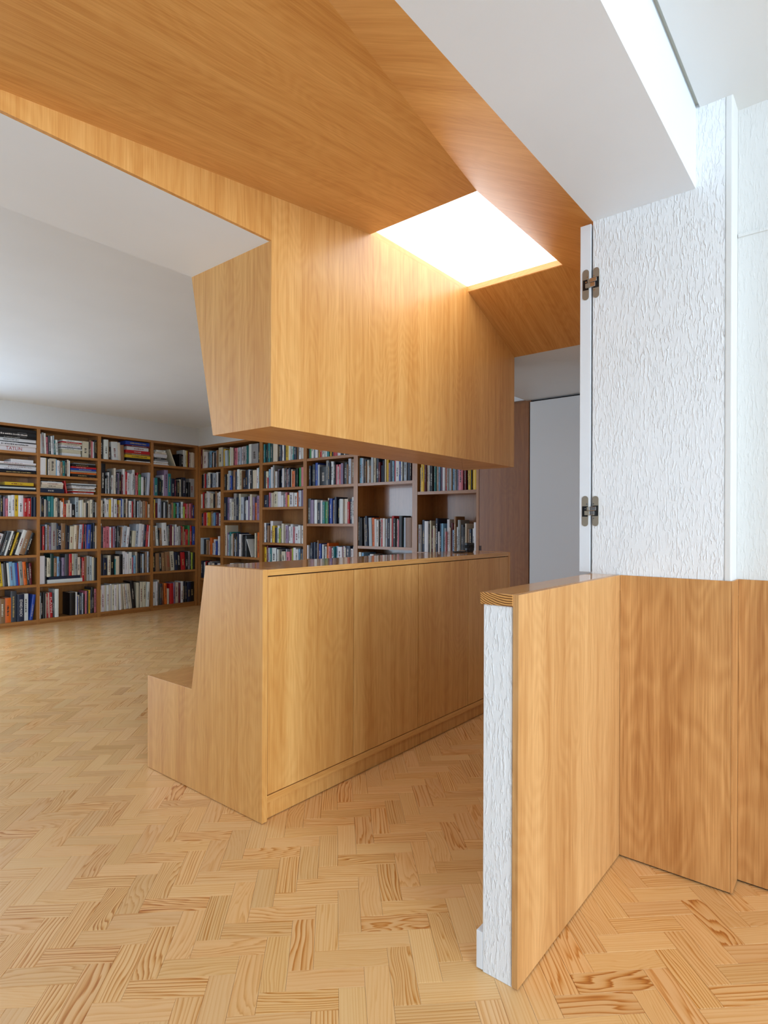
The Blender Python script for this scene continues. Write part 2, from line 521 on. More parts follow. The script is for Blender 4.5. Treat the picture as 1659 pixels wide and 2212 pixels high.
# right: wall with scratched plaster over oak wainscot
wr = structure(empty('wall_right', (XW, 0.331, 0)), 'white scratched plaster wall above the oak wainscot')
box('plaster_face', (XW + 0.006, 2.6, 0.352, 0.7745, 0.94, ZC + 0.1), PLASTER, wr)
box('dark_core', (XW + 0.008, 2.6, 0.332, 0.7745, 0, 0.94), GAP, wr)
box('corner_bead', (XW + 0.0062, 2.6, 0.3305, 0.352, 0.94, ZC + 0.1), WHITE, wr, 0.004)
wq = structure(empty('wall_right', (2.246, 0.3, 0)), 'white plaster wall set back beside the scratched plaster corner')
box('plaster_return', (2.246, 2.6, YMIN - 0.2, 0.330, 0.94, ZC + 0.1), PLASTER_SOFT, wq)
box('dark_core', (2.248, 2.6, YMIN - 0.2, 0.330, 0, 0.94), GAP, wq)
structure(box('wall_hall', (2.6, 5.3, YMIN - 0.2, 0.7745, 0, ZC + 0.1), WHITE), 'solid white wall on the right of the hall')
tb = structure(box('trim_1', (2.239, 2.26, YMIN, 0.3285, 2.12, 2.130), PLASTER_SOFT), 'faint raised lintel edge in the plaster')

# near-room walls behind the camera, with window openings
def wall_with_windows(name, axis, pos, thick, a0, a1, wins, label, mat):
    w = structure(empty(name, (pos, a0, 0) if axis == 'X' else (a0, pos, 0)), label)
    def b(p0, p1, q0, q1, f0=0.0, f1=1.0):
        lo, hi = sorted((pos - thick * f0, pos - thick * f1))
        return (lo, hi, p0, p1, q0, q1) if axis == 'X' else (p0, p1, lo, hi, q0, q1)
    edges = [a0]
    for n, w0, w1, z0, z1 in wins:
        box('wall_panel', b(edges[-1], w0, 0, ZC + 0.1), mat, w)
        box('wall_panel', b(w0, w1, 0, z0), mat, w)
        box('wall_panel', b(w0, w1, z1, ZC + 0.1), mat, w)
        edges.append(w1)
        wd = structure(empty('window_%d' % n, w.location + Vector((0, w0 - a0, z0) if axis == 'X' else (w0 - a0, 0, z0))), 'white framed window letting in daylight')
        f = 0.05
        for q in ((w0, w0 + f, z0, z1), (w1 - f, w1, z0, z1), (w0 + f, w1 - f, z0, z0 + f), (w0 + f, w1 - f, z1 - f, z1)):
            box('window_frame', b(*q, 0.1, 0.28), WHITE_LAQ, wd)
    box('wall_panel', b(edges[-1], a1, 0, ZC + 0.1), mat, w)
wall_with_windows('wall_rear', 'X', XMIN, 0.2, YMIN, 7.5, [], 'grey painted wall behind the camera', paint('grey_wall_paint', (100, 102, 106)))  # grey chosen to soak up bounced light on this unseen wall
wall_with_windows('wall_near', 'Y', YMIN, 0.2, XMIN, 2.3, [(1, -3.4, 0.0, 0.2, 2.4)], 'plaster wall beside the camera', PLASTER_SOFT)

# ----------------------------------------------------------------- oak hood and luminous panel
hood = empty('ceiling_hood', (XH0, YF, ZS), 'oak-lined ceiling hood with folded panels rising to the glowing panel', 'ceiling hood')
t = 0.012
k_near = (ZSK - ZS) / (SKX0 - XH0)
def sheet(name, pts, mat, parent, thick=0.012):
    """folded veneer sheet: a polygon given thickness away from the room (upwards)"""
    n = len(pts)
    v = [Vector(p) for p in pts]
    nn = (v[1] - v[0]).cross(v[2] - v[0]).normalized()
    if nn.z < 0: nn = -nn
    vv = v + [p + nn * thick for p in v]
    f = [tuple(range(n)), tuple(range(2 * n - 1, n - 1, -1))] + [(i, i + n, (i + 1) % n + n, (i + 1) % n) for i in range(n)]
    o = mesh_obj(name, vv, f, mat, parent)
    bm = bmesh.new(); bm.from_mesh(o.data)
    bmesh.ops.recalc_face_normals(bm, faces=bm.faces[:])
    bm.to_mesh(o.data); bm.free()
    return o
sheet('near_panel', [(XH0, YHOP, ZS), (XH0, YF - 0.003, ZS), (SKX0, YF - 0.003, ZSK), (SKX0, SKY0, ZSK)], OAK_XH, hood)
sheet('side_panel', [(XH0, YHOP, ZS), (SKX0, SKY0, ZSK), (SKX1, SKY0, ZSK), (XH1, YHOP, ZS)], OAK_YH, hood)
sheet('far_panel', [(XH1, YHOP, ZS), (SKX1, SKY0, ZSK), (SKX1, YF - 0.003, ZSK), (XH1, YF - 0.003, ZS)], OAK_XH, hood)
XJ = 1.503
prism('beam_face', [(XH0, ZS), (XJ - 0.0006, ZS), (XJ - 0.0006, ZS + (XJ - XH0) * k_near)], 'Y', YF - 0.014, YF, OAK_Z, hood)

lp = empty('ceiling_light_panel', ((SKX0 + SKX1) / 2, (SKY0 + YF) / 2, ZSK), 'glowing white square panel set in an oak frame at the top of the hood', 'light panel')
fr = 0.034
box('frame_side', (SKX0, SKX1, YF - 0.006, YF + 0.01, ZSK + 0.004, ZSK + fr), OAK_X, lp)
box('frame_side', (SKX0, SKX1, SKY0 - 0.012, SKY0 + 0.002, ZSK + 0.003, ZSK + fr), OAK_X, lp)
box('frame_side', (SKX1 - 0.002, SKX1 + 0.012, SKY0, YF, ZSK + 0.003, ZSK + fr), OAK_Y, lp)
box('frame_side', (SKX0 - 0.012, SKX0 + 0.002, SKY0, YF, ZSK + 0.003, ZSK + fr), OAK_Y, lp)
box('diffuser', (SKX0 - 0.01, SKX1 + 0.01, SKY0 - 0.01, YF + 0.01, ZSK + fr, ZSK + fr + 0.012), mE, lp)

# ----------------------------------------------------------------- hanging cabinet
hc = empty('hanging_cabinet', (XJ, YF, 1.553), 'large oak volume hanging from the ceiling above the counter', 'cabinet')
XE = 3.560
ZB = 1.553
YB0, YB1 = 2.352, 2.186
prism('front_panel', [(XJ, ZB), (XE, ZB), (XE, ZS + 0.002), (SKX1, ZSK), (SKX0, ZSK), (XJ, ZS + (XJ - XH0) * k_near)], 'Y', YF - 0.014, YF, OAK_Z, hc)
prism('end_panel', [(YF, ZS), (YB0, ZS), (YB1, ZB), (YF, ZB)], 'X', XJ, XJ + 0.02, OAK_Z, hc)
prism('end_panel', [(YF, ZS), (YB0, ZS), (YB1, ZB), (YF, ZB)], 'X', XE - 0.02, XE, OAK_Z, hc)
prism('bottom_panel', [(XJ + 0.02, YF), (2.93, YF), (3.535, YB1 - 0.004), (XJ + 0.02, YB1 - 0.004)], 'Z', ZB, ZB + 0.018, OAK_X, hc)
prism('bottom_end_piece', [(2.9315, YF), (XE - 0.02, YF), (XE - 0.02, YB1 - 0.004), (3.5365, YB1 - 0.004)], 'Z', ZB, ZB + 0.018, OAK_Y, hc)
prism('back_panel', [(YB1 - 0.02, ZB + 0.018), (YB1 - 0.001, ZB + 0.018), (YB0 - 0.003, ZS), (YB0 - 0.022, ZS)], 'X', XJ + 0.02, XE - 0.02, OAK_Z, hc)

# ----------------------------------------------------------------- counter with bench behind
ct = empty('counter_bench', (1.477, YF, 0), 'low oak counter with flush doors and a bench seat behind', 'counter')
XA, XA2, XZ0, XZ = 1.477, 1.503, 3.514, 3.539
ZT, ZSEAT = 0.992, 0.442
YTB, YSB, YSF = 2.200, 2.302, 2.672
prof = [(YF, 0.003), (YF, ZT), (YTB, ZT), (YSB, ZSEAT), (YSF, ZSEAT), (YSF, 0.003)]
prism('end_panel', prof, 'X', XA, XA2, OAK_Z, ct, 0.0008)
prism('end_panel', prof, 'X', XZ0, XZ, OAK_Z, ct, 0.0008)
box('counter_top', (XA2 + 0.0005, XZ0 - 0.0005, YF + 0.0005, YTB - 0.002, 0.967, ZT - 0.0005), OAK_TOP, ct, 0.0006)
for i in range(4):
    w = (XZ0 - XA2) / 4
    box('door', (XA2 + i * w + 0.0021, XA2 + (i + 1) * w - 0.0021, YF + 0.001, YF + 0.021, 0.1062, 0.9625), OAK_DOOR, ct, 0.0006)
box('bottom_rail', (XA2, XZ0, YF + 0.0015, YF + 0.022, 0.074, 0.102), OAK_X, ct)
box('plinth', (XA2, XZ0, YF + 0.020, YF + 0.036, 0.003, 0.0740), OAK_Z, ct)
box('carcass', (XA2, XZ0, YF + 0.024, YF + 0.034, 0.08, 0.966), GAP, ct)
prism('backrest', [(YTB - 0.022, 0.966), (YTB - 0.003, 0.966), (YSB - 0.003, ZSEAT), (YSB - 0.022, ZSEAT)], 'X', XA2, XZ0, OAK_X, ct)
box('seat', (XA2, XZ0, YSB - 0.02, YSF - 0.001, ZSEAT - 0.028, ZSEAT - 0.002), OAK_X, ct)
box('seat_front', (XA2, XZ0, YSF - 0.02, YSF - 0.002, 0.01, ZSEAT - 0.028), OAK_Z, ct)

# ----------------------------------------------------------------- low wall, wainscot
lw = empty('low_wall', (1.359, 0.673, 0), 'waist-high white plaster wall end with oak facing and oak cap', 'low wall')
box('plaster_core', (1.361, XW, 0.6905, 0.7745, 0.0, 0.963), PLASTER, lw, 0.002)
o = box('oak_facing', (1.358, XW, 0.673, 0.689, 0.004, 0.9945), OAK_WAIN, lw, 0.0006)
box('cap', (1.356, XW + 0.006, 0.6895, 0.781, 0.964, 0.9945), OAK_CAP, lw, 0.0012)
box('cap_end_grain', (1.3552, 1.3560, 0.6895, 0.781, 0.964, 0.9945), OAK_END, lw)
bb = structure(box('baseboard_right', (1.361, XW, 0.775, 0.793, 0.004, 0.102), WHITE_LAQ, None, 0.001), 'white baseboard on the hall side of the low wall')
wn = empty('wainscot', (XW, 0.331, 0), 'figured oak wainscot panel between the low wall and the plaster corner', 'wainscot')
box('panel', (XW, XW + 0.0055, 0.3305, 0.6725, 0.006, 0.9945), OAK_FIG, wn, 0.0005)
wm = empty('wainscot', (XW, 0.325, 0), 'oak wainscot turning the plaster corner at the right edge', 'wainscot')
box('panel_return', (XW, 2.240, 0.3245, 0.330, 0.006, 0.9945), OAK_FIG, wm, 0.0005)
box('panel', (2.2405, 2.2455, YMIN, 0.3242, 0.006, 0.9945), OAK_FIG, wm, 0.0005)

# ----------------------------------------------------------------- shutter leaf with concealed hinges
box_leaf = box('shutter_leaf', (XW + 0.005, 2.62, 0.7815, 0.8215, 0.9990, 2.2745), WHITE_LAQ, None, 0.0012)
tag(box_leaf, 'white shutter leaf standing open, seen edge-on beside the plaster wall', 'shutter')
def pill(name, yc, w, z0, z1, x0, x1, mat, parent):
    r = w / 2; pts = []
    for i in range(9):
        a = math.pi * i / 8
        pts.append((yc + r * math.cos(a), z1 - r + r * math.sin(a)))
    for i in range(9):
        a = math.pi + math.pi * i / 8
        pts.append((yc + r * math.cos(a), z0 + r + r * math.sin(a)))
    return prism(name, pts, 'X', x0, x1, mat, parent)
for zc, lab in ((2.054, 'upper concealed nickel hinge joining the white shutter to the wall'), (1.222, 'lower concealed nickel hinge joining the white shutter to the wall')):
    h = empty('concealed_hinge', (XW, 0.778, zc), lab, 'hinge', 'concealed hinges')
    xf = XW + 0.0045
    pa = pill('plate', 0.800, 0.023, zc - 0.056, zc + 0.056, xf - 0.0015, xf + 0.004, STEEL, h)
    pb = pill('plate', 0.762, 0.022, zc - 0.055, zc + 0.055, xf - 0.0015, xf + 0.004, STEEL, h)
    box('pocket', (xf - 0.0022, xf - 0.0014, 0.790, 0.8105, zc - 0.020, zc + 0.018), BLACK, h)
    box('pocket', (xf - 0.0022, xf - 0.0014, 0.752, 0.772, zc - 0.018, zc + 0.020), BLACK, h)
    box('link', (xf - 0.012, xf - 0.003, 0.757, 0.7815, zc + 0.002, zc + 0.016), CHROME, h, 0.001)
    box('link', (xf - 0.010, xf - 0.003, 0.763, 0.7815, zc - 0.015, zc + 0.001), CHROME, h, 0.001)
    box('link', (xf - 0.0095, xf - 0.003, 0.7817, 0.791, zc + 0.002, zc + 0.015), STEEL, h, 0.001)
    box('link', (xf - 0.0105, xf - 0.003, 0.7817, 0.799, zc - 0.015, zc + 0.001), STEEL, h, 0.001)
    for yy, zz in ((0.7985, zc + 0.009), (0.793, zc + 0.026), (0.769, zc + 0.026), (0.768, zc - 0.026)):
        pill('screw', yy, 0.005, zz - 0.0025, zz + 0.0025, xf - 0.003, xf - 0.001, CHROME, pa if yy > 0.78 else pb)

# ----------------------------------------------------------------- tall oak door and white flush door at the hall end
td = empty('tall_cabinet', (XBK, 2.56, 0), 'tall closed oak cupboard door at the end of the bookcases', 'cabinet')
box('door', (XBK, XBK + 0.022, 2.3165, 2.8175, 0.04, 2.262), TALL, td, 0.001)
box('plinth', (XBK + 0.015, XBK + 0.03, 2.3165, 2.8175, 0.0, 0.04), TALL, td)
box('finger_notch', (XBK - 0.0012, XBK - 0.0002, 2.793, 2.8165, 0.930, 0.975), DARKWOOD, td)
box('carcass', (XBK + 0.023, XBK + DEP - 0.006, 2.31, 2.8205, 0.0, 2.284), TALL, td)
wd = structure(box('door_1', (XBK + 0.002, XBK + 0.042, 1.21, 2.3075, 0.01, 2.262), WHITE_LAQ, None, 0.001), 'plain white flush door beside the tall oak cupboard')
structure(box('door_2', (XBK + 0.05, XBK + 0.06, 1.205, 2.315, 0.0, ZS), GAP), 'dark shadow gap lining behind the white flush door')  # not a door: dark sheet, gap shade put into its colour

# ----------------------------------------------------------------- bookcases
LB = [2.05, 2.750, 3.450, 4.154]                  # upright centres, last column ends at the corner
lbw = 0.019
left = empty('bookcase', (2.031, YBK, 0), 'long oak bookcase filling the library wall, crowded with books', 'bookcase')
L_UP = [(2.031, 2.069), (2.7335, 2.768), (3.431, 3.470), (4.136, 4.172), (4.819, 4.858)]
for a, b in L_UP:
    box('upright', (a, b, YBK, YBK + DEP - 0.02, 0.0, 2.262), SHELF, left)
box('top_board', (2.031, 4.858, YBK, YBK + DEP - 0.02, 2.262, 2.291), SHELF_X, left)
box('back_board', (2.031, 4.858, YBK + DEP - 0.02, YBK + DEP - 0.002, 0.0, 2.291), SHELF_BACK, left)
L_SH = [[1.985, 1.735, 1.537, 1.247, 0.807, 0.464, 0.056],
        [1.983, 1.737, 1.530, 1.247, 0.858, 0.462, 0.060],
        [1.983, 1.549, 1.252, 0.864, 0.518, 0.062],
        [1.972, 1.551, 1.251, 0.872, 0.524, 0.066]]
for ci in range(4):
    a, b = L_UP[ci][1] + 0.0003, L_UP[ci + 1][0] - 0.0003
    for zt in L_SH[ci]:
        box('shelf', (a, b, YBK + 0.003, YBK + DEP - 0.021, zt - 0.029, zt), SHELF_X, left)
    box('plinth', (a, b, YBK + 0.012, YBK + 0.03, 0.0, L_SH[ci][-1] - 0.0295), SHELF_X, left)
back = empty('bookcase', (XBK, 5.0, 0), 'oak bookcase on the end wall behind the counter', 'bookcase')
B_UP = [(7.373, 7.414), (6.818, 6.884), (5.989, 6.049), (5.169, 5.227), (4.352, 4.412), (3.538, 3.601), (2.822, 2.850)]
for i, (a, b) in enumerate(B_UP):
    z1 = 1.931 if i == 1 else 2.257
    box('upright', (XBK, XBK + DEP - 0.02, a, b, 0.0, z1), SHELF, back)
box('top_board', (XBK, XBK + DEP - 0.02, 2.822, 7.414, 2.257, 2.284), SHELF_Y, back)
box('back_board', (XBK + DEP - 0.02, XBK + DEP - 0.002, 2.822, 7.414, 0.0, 2.284), SHELF_BACK, back)
B_SH = [[1.680, 1.394, 1.146, 0.739, 0.40, 0.06], [1.632, 1.223, 0.738, 0.40, 0.06], [1.957, 1.627, 1.386, 0.938, 0.687, 0.40, 0.06],
        [1.954, 1.626, 1.179, 0.760, 0.40, 0.06], [1.958, 1.625, 0.935, 0.640, 0.40, 0.06], [1.950, 1.505, 0.895, 0.40, 0.06]]
for bi in range(6):
    b, a = B_UP[bi][0] - 0.0003, B_UP[bi + 1][1] + 0.0003
    for zt in B_SH[bi]:
        box('shelf', (XBK + 0.003, XBK + DEP - 0.021, a, b, zt - 0.03, zt), SHELF_Y, back)
    box('plinth', (XBK + 0.012, XBK + 0.03, a, b, 0.0, 0.0295), SHELF_Y, back)
box('shelf', (XBK + 0.003, XBK + DEP - 0.021, B_UP[2][1] + 0.0003, B_UP[0][0] - 0.0003, 1.9315, 1.9625), SHELF_Y, back)

# ----------------------------------------------------------------- books
CC = {'W': ((232, 233, 234), 'white'), 'C': ((222, 212, 190), 'cream'), 'G': ((158, 158, 156), 'grey'), 'D': ((66, 70, 76), 'dark grey'),
      'K': ((18, 18, 22), 'black'), 'N': ((24, 36, 62), 'navy'), 'B': ((34, 72, 170), 'blue'), 'L': ((128, 180, 214), 'light blue'),
      'T': ((34, 128, 132), 'teal'), 'E': ((60, 150, 84), 'green'), 'F': ((16, 62, 56), 'dark green'), 'R': ((190, 32, 36), 'red'),
      'M': ((104, 26, 42), 'maroon'), 'O': ((226, 108, 28), 'orange'), 'Y': ((228, 188, 40), 'yellow'), 'P': ((212, 120, 134), 'pink'),
      'V': ((146, 126, 158), 'mauve'), 'A': ((150, 112, 78), 'brown'), 'S': ((188, 200, 214), 'pale grey'), 'H': ((168, 186, 48), 'lime')}
CELLS = [
 # left bookcase: bay, row, text
 ('L', 0, 0, 'W40/84 C35/80 K30/86 W35/82 G30/84 W50/83 _10 {520:WP20/100 W15/96 K5/94 W13/98 K6/98 KW20/96 K14/98}', 'r'),
 ('L', 0, 1, 'K30/80 C30/84 W40/80 A35/80 W30/82<6 G28/84<6 W30/86<5 _8 {480:K14/100 N5/98 W10/96 W9/98 G10/96 W10/94 W16/54}', 'r'),
 ('L', 0, 2, 'N40/86 W40/80 G30/84 _90 {600:K15/100 W12/97 K10/72 YA22/60}', 'r'),
 ('L', 0, 3, 'W30/88 K35/82 C30/86 G35/78 P25/84 O22/80 W34/94 D26/88 G85/68 KW38/92 V24/84 PM26/78 WM38/92 W30/94 YR48/94 W56/94 RP48/82 R40/82 N26/88 N30/88', 'r'),
 ('L', 0, 4, 'K40/70 W40/72 R55/76>12 M50/74>14 W50/72>16 O28/60>16 W42/62>16 KO30/66>16 D46/68>16 W20/70>16 K42/68>16 Y18/66>17 K40/66>17 W48/72>17 A62/70>17 KM40/64>17 _95', 'r'),
 ('L', 0, 5, 'N40/76 C36/78 K30/80 M26/76 S26/76 N34/72<3 D36/72<4 G30/80<5 W28/80<5 T16/88<5 Y42/88<5 G26/82<4 K28/88<4 W30/84<4 LB38/88<4 L30/84<4 BM22/84<4 R16/82<4 G44/88<4 O38/86<4 KW24/82<3 M32/80<2 _40', 'r'),
 ('L', 0, 6, 'R40/70 W36/72 N30/72 N30/72 W58/76 WV52/80 N42/80 AB56/72 O60/74 D58/93 NW70/82 WK48/82 _8 B32/78>8 _34', 'r'),
 ('L', 1, 0, 'E8/24 W34/84<3 G34/90<2 W26/88<2 P42/74<2 D38/80<2 W30/78<2 S20/82 T28/62 W40/66<3 _30 {380:W12/88 C16/86 W6/98 K3/92 W7/94 W5/88 C7/98 R6/92 W8/90} C120/72 K18/72 A34/80 P22/76 W20/74 K26/80 KW30/84', ''),
 ('L', 1, 1, 'WO92/94 Y14/92 K20/94 C26/88 CR104/94 L12/92 W24/86 W26/84 A34/80 T44/86 KY32/90 C24/94 W24/90 _6 {440:KW18/96 O10/100 G10/98 B12/97 R10/96 K11/92 D5/88 G4/82}', ''),
 ('L', 1, 2, '{385:N30/100 C8/94 CK16/92 C16/90 W6/88 K6/84} R22/88<9 _60 {445:W9/80 RW11/84 W9/86 A9/90 W10/88 W12/96 K5/100 W9/98}', ''),
 ('L', 1, 3, 'W16/94 K34/84 N30/90 C26/82 DM32/78 T66/97 T40/97 C22/86 C44/92 K34/90 C22/78 W32/72 O18/90 R44/62 CK36/66 C34/82 W20/66 K76/62 S66/97 C22/82 W44/84 C24/86 C36/72 KM36/70 C44/80 C42/88 KT50/86 WB36/76', ''),
 ('L', 1, 4, 'W12/82 K32/80 R34/78 K30/78 S34/84 A24/82 V38/78 GK86/90 N32/88 NB60/80 A78/88 KR34/82 N46/80 C66/78>2 C46/82>2 A44/82>2 S56/84>3 RM32/86>3 N30/84>2 P14/84 B66/84>2 NK40/86 N36/90 CK42/80', ''),
 ('L', 1, 5, 'W90/90 K26/82 !{570:W12/100 NO9/90} @22 C34/62 C24/60 F56/74 A48/60 LW34/64 NB40/50 V48/60 DE60/72 R44/72 C46/72 G54/72 C50/60 @0 K24/76 R44/80 A44/82 GV48/85 SV44/82 C30/80 K42/78', ''),
 ('L', 1, 6, 'W12/72 K50/82 K36/82 C18/78 R30/78<2 C20/80<2 RP46/80<2 D22/78<2 WK60/90 _190 K96/74 _4 W28/75 B22/60 C30/64 N32/72 S24/70 KY34/66 P30/76 K30/76 Y30/78 N24/80 KW50/86 P44/80', ''),
 ('L', 2, 0, 'KW44/92 WM62/90 A16/82 K34/60 WA94/84<4 C40/84<3 A56/74<2 _6 {388:W5/96 K14/96 Y14/100 A9/97 R15/98 W18/88 M8/97 B18/98}', ''),
 ('L', 2, 1, 'K74/94 _6 W14/48 K22/58 W20/68 D24/72 W40/60 C28/82 NY32/64 V26/68 KW34/72 M22/64 W40/82 R30/74 WK34/70 W30/68 WG26/70 WL38/82 K8/60 P28/64 R22/74 E42/68 W40/60 N28/62 G16/58 S44/76>5 _20', ''),
 ('L', 2, 2, 'C32/80 K34/76 W28/90 W44/84 YW24/86 W30/93 M14/82 WK50/88 M28/62 Y10/84 C34/84 B22/92 S26/90 K28/86 C24/92 K22/80 W42/82 R26/80 K14/76 G26/92 K38/84 S28/80 G24/86 W36/80 A30/84 L14/80 O34/82 A16/80 C28/68', ''),
 ('L', 2, 3, 'K12/80 W16/86 K14/74 PO52/72 PA64/76 WM28/74 R30/70 V44/76 K32/78 D34/76 K20/72 A26/74>4 W20/76>4 S60/78>5 W50/74>5 K30/60 C62/60>4 SN50/84>4 WK54/86>4 W44/84>4 NB40/82>4 RW42/82>4 WK30/80>3 _8', ''),
 ('L', 2, 4, 'K34/86 NB60/70 K12/60 C42/80 KF62/82 T14/64 C54/75 KA54/82 W44/94 W16/90 W38/84 W44/90 PW30/68 LN32/75 C34/90 KY40/84 N24/82 S28/80 K26/84 A28/88 S26/90 N20/88', ''),
 ('L', 2, 5, 'C18/66 W54/78 C34/78 W34/78 C30/77 W32/80 C36/78 W30/77 C34/78 W34/78<2 C34/77<3 C34/78<4 W36/77<5 C34/78<6 C34/77<6 K60/84<5 _10 C48/78 K14/80 C54/79 C52/79 W50/78>4 _14', ''),
 ('L', 3, 0, '{300:W3/100 W4/92 C4/90 WA6/94 G8/84 D9/70 W5/78 W13/88 CA9/74 W9/60} C16/84<22 _70 KR40/62 K44/60 WE38/84 C30/82 Y24/82 M14/78 C44/75 CV44/75 C40/74', ''),
 ('L', 3, 1, 'V18/62 TL44/62 K40/64 F24/60 K20/56 W18/74 VP54/92 TL44/80 N20/62 NB46/64 M14/60 K44/58 C24/62 K28/66 NW50/70 KW36/52 K32/54 G76/68', ''),
 ('L', 3, 2, 'K14/88 Y16/93 MP48/76 S44/98 K30/84 WK30/80 K30/84 C16/92 G30/70 K12/72 A28/80 E34/78 K26/76 L34/80 NV32/84 W36/86 H12/60 RW28/78 P20/76 A34/78 P22/78 M22/82 B38/70', ''),
 ('L', 3, 3, 'A48/74 W36/78<4 K10/62 AO36/70<3 WR76/90<3 G22/78 N26/82 M40/82 CK30/76 V26/70 W28/84 W32/74 G28/78 K14/74 R26/78 A30/76 C20/54 R42/64 E36/80 RP32/80 K10/70 B44/76', ''),
 ('L', 3, 4, 'KW44/80 A52/78<2 K30/76<2 A46/80<3 AR68/84<4 C64/84<4 NL44/80<3 K50/80<3 R66/78<3 K38/80 G44/82 K10/74 H24/76 K30/76', ''),
 ('L', 3, 5, 'W52/75 W26/76 K10/74 C24/80 D34/68 M10/64 A26/66 O40/68<2 C36/50 R54/66<2 V34/68 CK62/68 MC28/66 W42/70 N42/68 KR30/66 NB56/66 K68/66', ''),
 # end bookcase: bay, row
 ('B', 0, -1, 'M32/94 C30/92 W68/80 D20/76 LC58/82 K18/74 A24/68 W24/72 K16/70 S36/80 A26/80 C80/92 S14/80 YO44/82 S54/74<3 HC40/78 W26/86 CP44/82 M14/82 P54/80 W30/80 N12/82 S34/80 W36/82 GV70/82 T14/84 W66/90 G130/88 K40/86', 'span'),
 ('B', 0, 0, 'K42/78 W24/84 RO26/82 L34/80 WK58/88 NB30/80 S22/86 S66/82 K14/76 W24/86 W28/82 K64/80', ''),
 ('B', 0, 1, 'W22/80 RO28/90 D16/84 C38/84 W34/94 W24/88 C26/86 C48/80 K20/78 A24/92 CO34/84 W26/82 W40/88', ''),
 ('B', 0, 2, 'N48/82 P22/82 R54/88 W10/86 Y46/88 A48/94 G24/80 L20/86 B26/84 MP44/84 W50/80 W24/78', ''),
 ('B', 0, 3, 'S38/62 N34/58 K34/56 C26/56 A30/54 WB30/50 OS48/64 S30/44 WL38/58 B32/52 W34/68 W30/70 VS30/74', ''),
 ('B', 0, 4, 'N34/80 W26/74 R34/78 K30/76 W30/74 G40/80 C40/72 N50/76 W60/74', ''),
 ('B', 1, 0, 'K26/74 C30/76 S54/90 B44/66 D34/88 AV48/90 N26/82 W50/92 C46/88 A16/84 NL52/52 N50/86 LB30/88 W38/84 K46/80 CK72/82 W42/90 T36/94', ''),
 ('B', 1, 1, 'N50/84 VS50/83 W38/78 CP30/66 G54/96 D18/82 N44/80 C36/94 SN50/82 NS46/82 W46/70 V40/84 C32/90 V34/80 O34/60<2 K14/66 VS60/84', ''),
 ('B', 1, 2, 'CG48/92 V28/70 SN50/64 T42/72 G16/60 W28/66 A28/68 K42/66 S24/50 NS42/70 N36/68 W46/66 KW28/64 K68/60 D34/62 W14/56<24 _66 CP24/70 KN26/70 O66/72', ''),
 ('B', 1, 3, 'K60/70 W50/78 N40/74 C60/70 G60/76 T30/74 W50/72 R40/70 N60/76', ''),
 ('B', 2, 0, 'T26/80 K24/82 F32/84 T30/86 F36/84 K12/80 CT70/84 KN34/82 N34/86 W30/84 N24/80 YW44/84 W30/80 W32/80 T26/82 NK34/84 A14/80 K28/78 W40/80 WN38/80', ''),
 ('B', 2, 1, 'K26/76 C42/74 R20/46 LW30/82 W48/90 G24/97 A16/74 W24/70 VB30/78 K14/74 NT42/78 W26/80 D30/82 M18/74 W22/76 N30/80 CN22/74 OK46/66 K10/70 FT36/76 K14/74 EK50/78 P42/78', ''),
 ('B', 2, 2, 'N66/76 P28/90 V22/86 C20/88 C40/90 CA52/94 W50/92 W28/70 S32/80 PR26/86 Y32/70 W56/84 W60/82 O8/84 SD40/94 VA50/96', ''),
 ('B', 2, 3, 'W32/60 N36/58 A28/52 W42/66 K10/50 YN36/52 NK36/46 WN32/52 H32/44 K16/40 C32/58 W34/54 VW34/52 W36/50 WR34/56 P12/48 WK70/50 W36/53 R10/50 WN36/52', ''),
 ('B', 2, 4, 'Y54/88 M26/95 D16/86 S28/84 TL26/85 W76/85 N22/84 W26/78 D32/76 C62/66<3 S16/80 PR54/66<3 P14/84 HW24/86 WN40/90 WL46/82<2 L30/84<2 N48/84 S20/86', ''),
 ('B', 3, 0, 'N26/84 E26/82 W34/86 L30/84 W36/80 Y16/82 R30/84 C32/80 W24/82 W34/84 T32/80 Y24/84 K30/82 RP54/84 W48/80 K34/82 W24/84 K40/80 NG44/84 W40/82', ''),
 ('B', 3, 1, 'N24/80 N30/82 DS32/88 K30/86 BN38/92 SN30/84 K108/74 GW40/97 NW30/88 WL40/92 KY26/90 K14/80 P30/78 W14/70 P28/78 VN36/82 K56/84 A18/76 SW42/97 A60/94', ''),
 ('B', 3, 2, 'D52/72 VW48/68 WE46/68 NK40/60 WC34/66 T40/62 E46/62 C20/72 K14/66 BL44/70 A30/66 W12/66 NR34/74 KW38/66 WL52/68 CK58/68 RP30/60 NB40/68 W36/72', ''),
 ('B', 3, 3, 'WT26/42 L28/36 NW36/50 N40/52 NW38/50 A20/58 B36/48 D16/44 W26/46 N14/42 WL26/40 OP28/50 W14/40 P26/38 W36/36 TN26/40 LS40/42 W64/40 R12/42 W26/42 C26/38 N64/44 W36/36 S20/42', ''),
 ('B', 4, 0, 'N60/80 W50/84 C40/80 K60/82 R40/84 W60/80 T40/82 G50/84 W50/80 N50/82 A40/80 W60/84', ''),
 ('B', 4, 1, 'LS68/94 S40/92 D52/86 A20/80 W36/84 W34/62 A56/62 SW54/95 C46/93 NS62/90 K14/70 M44/72 N36/60 N40/78 CW32/88 Y46/88 VS34/68 DF48/84 N42/84 LB34/72 PR34/84 W74/84 B38/85 W34/84 K34/80 SD60/84 N66/84 K30/80 PR36/80', ''),
